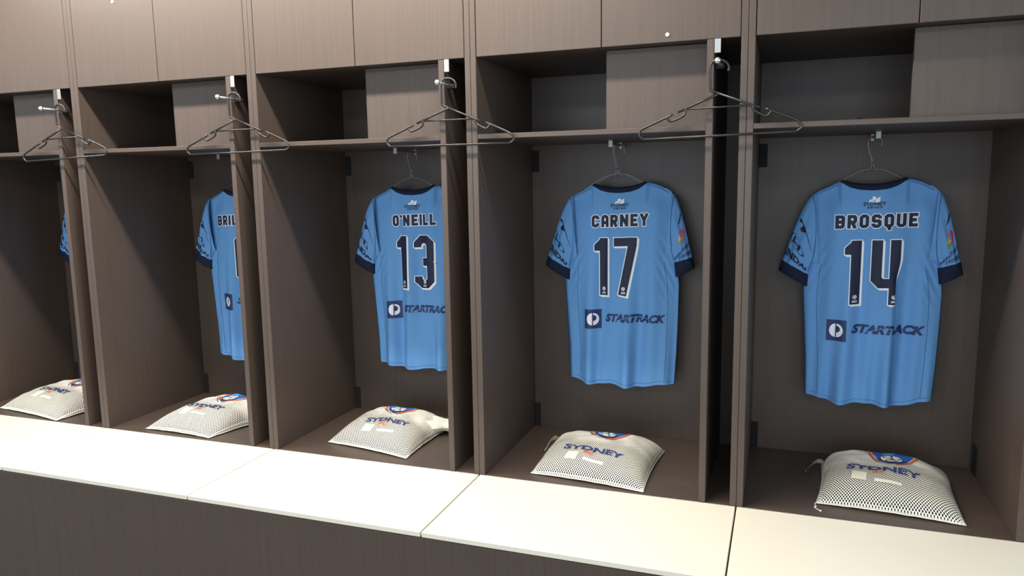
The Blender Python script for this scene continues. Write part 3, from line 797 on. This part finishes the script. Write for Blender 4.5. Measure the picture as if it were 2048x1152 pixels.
    pr.build('word_print', [m_inknavy, m_orange], on_top, root, 0.008)
    pr = Print(); ex, ez = crest
    sh = [(-0.056,0.060),(0.0,0.068),(0.062,0.060),(0.060,0.028),(0.045,-0.004),(0.022,-0.028),(0.0,-0.042),(-0.022,-0.028),(-0.042,-0.004),(-0.055,0.028)]
    for i in range(len(sh)):                                                # royal blue shield as a fan, navy foot
        a, b = sh[i], sh[(i+1) % len(sh)]
        pr.poly([(ex+0.0, ez+0.015), (ex+b[0], ez+b[1]), (ex+a[0], ez+a[1])], 0 if a[1] > 0 or b[1] > 0 else 2, 0.0014)
    pr.poly([(ex-0.02, ez+0.052), (ex+0.012, ez+0.060), (ex+0.004, ez+0.038), (ex-0.030, ez+0.036)], 4, 0.0020)
    disc(pr, ex+0.0, ez+0.002, 0.034, 0.029, 2, 0.0020, 18)
    disc(pr, ex+0.0, ez+0.004, 0.031, 0.026, 3, 0.0026, 18)
    disc(pr, ex+0.002, ez+0.006, 0.0078, 0.0068, 2, 0.0031, 5)
    for a in range(5):
        t = 2*PI*a/5+0.3
        disc(pr, ex+0.024*math.cos(t), ez+0.004+0.020*math.sin(t), 0.0055, 0.0046, 2, 0.0031, 5, t)
        stroke(pr, [(ex+0.002+0.008*math.cos(t), ez+0.006+0.007*math.sin(t)), (ex+0.020*math.cos(t), ez+0.004+0.016*math.sin(t))], 0.002, 2, 0.0031)
    stroke(pr, [(ex-0.066, ez+0.062), (ex-0.066, ez+0.030), (ex-0.052, ez-0.004), (ex-0.034, ez-0.026)], 0.0075, 1, 0.0020)
    stroke(pr, [(ex+0.073, ez+0.064), (ex+0.071, ez+0.030), (ex+0.054, ez-0.006), (ex+0.030, ez-0.034), (ex+0.012, ez-0.050)], 0.0075, 1, 0.0020)
    stroke(pr, [(ex-0.066, ez+0.012), (ex-0.046, ez-0.022), (ex-0.020, ez-0.040), (ex-0.004, ez-0.050)], 0.0025, 2, 0.0020)
    pr.build('club_crest', [m_royal, m_orange, m_inknavy, m_bagwhite, m_azure], on_top, root, 0.008)
    # cream paper cards lying under the mesh
    if strips:
        bm = bmesh.new()
        for x0, x1, y0, y1 in ((tx-0.085, tx-0.045, ty-0.066, ty-0.026), (tx-0.022, tx+0.050, ty-0.062, ty-0.050)):
            g = [[bm.verts.new(on_top(lerp(x0, x1, i/6), lerp(y0, y1, j/4), -0.0016)) for i in range(7)] for j in range(5)]
            for j in range(4):
                for i in range(6): bm.faces.new((g[j][i], g[j][i+1], g[j+1][i+1], g[j+1][i]))
        obj('paper_card', bm, m_cream, root, smooth=True)
    if tab:
        (u, v), (dx, dy), w_ = tab
        p = top(u, v); d = Vector((dx, dy, 0)); sd = Vector((-dy, dx, 0)).normalized()*w_
        bm = bmesh.new(); rows = []
        for i in range(9):
            t = i/8; c = p*1.0+d*t; z = max(0.004, p.z+0.014*math.sin(PI*t*1.1)-0.03*t*t)
            ww = 0.45+0.55*sstep(t*1.4)
            rows.append([bm.verts.new((c.x+sd.x*ww*q, c.y+sd.y*ww*q, max(0.003, z+0.018*q*ww+0.003*math.sin(3*q+t*4)))) for q in (-1, -0.5, 0, 0.5, 1)])
        for a, b in zip(rows, rows[1:]):
            for q in range(4): bm.faces.new((a[q], a[q+1], b[q+1], b[q]))
        bmesh.ops.solidify(bm, geom=bm.faces[:], thickness=0.0012)
        obj('tape_tab', bm, m_bagwhite, root, smooth=True)
    if knot:
        p = top(-1, -1); bm = bmesh.new()
        pts = [p+Vector((0.002, 0.002, 0.003)), p+Vector((-0.004, -0.006, -0.001)), p+Vector((0.0, -0.018, -0.0025)), p+Vector((-0.004, -0.028, -0.0025)), p+Vector((0.004, -0.040, -0.0025)), p+Vector((0.010, -0.050, -0.0025))]
        for q in pts: q.z = max(q.z, 0.0014)
        add_tube(bm, smooth_path(pts, 4), 0.0011, 6)
        for q in (pts[3], pts[5]): bmesh.ops.create_uvsphere(bm, u_segments=8, v_segments=6, radius=0.0028, matrix=Matrix.Translation(q+Vector((0, 0, 0.0014))))
        obj('loose_thread', bm, m_bagwhite, root, smooth=True)
    if tail:
        (u, v), (dx, dy) = tail
        p = top(u, v); bm = bmesh.new()
        pts = [Vector((p.x+dx*t, p.y+dy*t, 0.038-0.012*t*t)) for t in (-0.5, 0.1, 0.4, 0.75, 1.0)]
        add_tube(bm, smooth_path(pts, 3), [0.060, 0.058, 0.055, 0.050, 0.044, 0.039, 0.037, 0.038, 0.042, 0.047, 0.052, 0.055, 0.054], 28)
        for i_, v_ in enumerate(bm.verts):
            v_.co.z = max(0.0015, 0.032+(v_.co.z-0.032)*0.52 + 0.0035*math.sin(i_ % 28*1.35)*(1+0.6*math.sin(i_//28*0.9)))
        o_ = obj('gathered_neck', bm, m_bagwhite, root, smooth=True)
    return root
make_bag(3, [(0.218, 0.086), (0.592, 0.054), (0.610, 0.38), (0.245, 0.40)], 0.098, 'rightmost white mesh bag, a loose thread hanging from its front corner', 5, tab=((-0.97, 0.62), (-0.055, -0.015), 0.020), knot=True, crest=(0.012, 0.055), text=(-0.010, -0.030, 0.205), rot=-0.05)
make_bag(2, [(0.158, 0.054), (0.529, 0.012), (0.540, 0.38), (0.165, 0.34)], 0.093, 'white mesh bag reaching to the bench edge, below the second jersey from the right', 8, tab=((-0.95, 0.75), (-0.035, -0.045), 0.014), crest=(0.006, 0.070), text=(0.005, -0.055, 0.21), rot=-0.08)
make_bag(1, [(0.154, 0.113), (0.507, 0.048), (0.520, 0.40), (0.19, 0.42)], 0.093, 'white mesh bag with its gathered neck to the right, under the number 13 jersey', 17, crest=(0.0, 0.065), text=(0.015, -0.045, 0.185), rot=0.1, tail=((0.84, 0.55), (0.105, 0.035)))
make_bag(0, [(0.171, 0.034), (0.492, 0.016), (0.600, 0.34), (0.27, 0.38)], 0.093, 'white mesh bag below the half hidden jersey, its right end behind a divider', 21, crest=(0.0, 0.060), text=(0.0, -0.040, 0.185))
make_bag(-1, [(0.126, 0.062), (0.53, 0.004), (0.600, 0.32), (0.20, 0.38)], 0.093, 'white mesh bag at the far left end of the row', 26, crest=(0.01, 0.060), text=(-0.005, -0.035, 0.20))

# ------------------------------------------------------------------ small lid on the shelf of the rightmost locker
bm = bmesh.new(); add_tube(bm, [(0, 0, 0), (0, 0, 0.0045), (0, 0, 0.006), (0, 0, 0.0061)], [0.014, 0.014, 0.013, 0.001], 28, cap=True)
o = obj('round_lid', bm, [m_dark], None, smooth=False); o.location = (2.672, 0.022, ZS1)
tag(o, 'small round dark lid on the shelf edge above the number 14 jersey', 'lid')
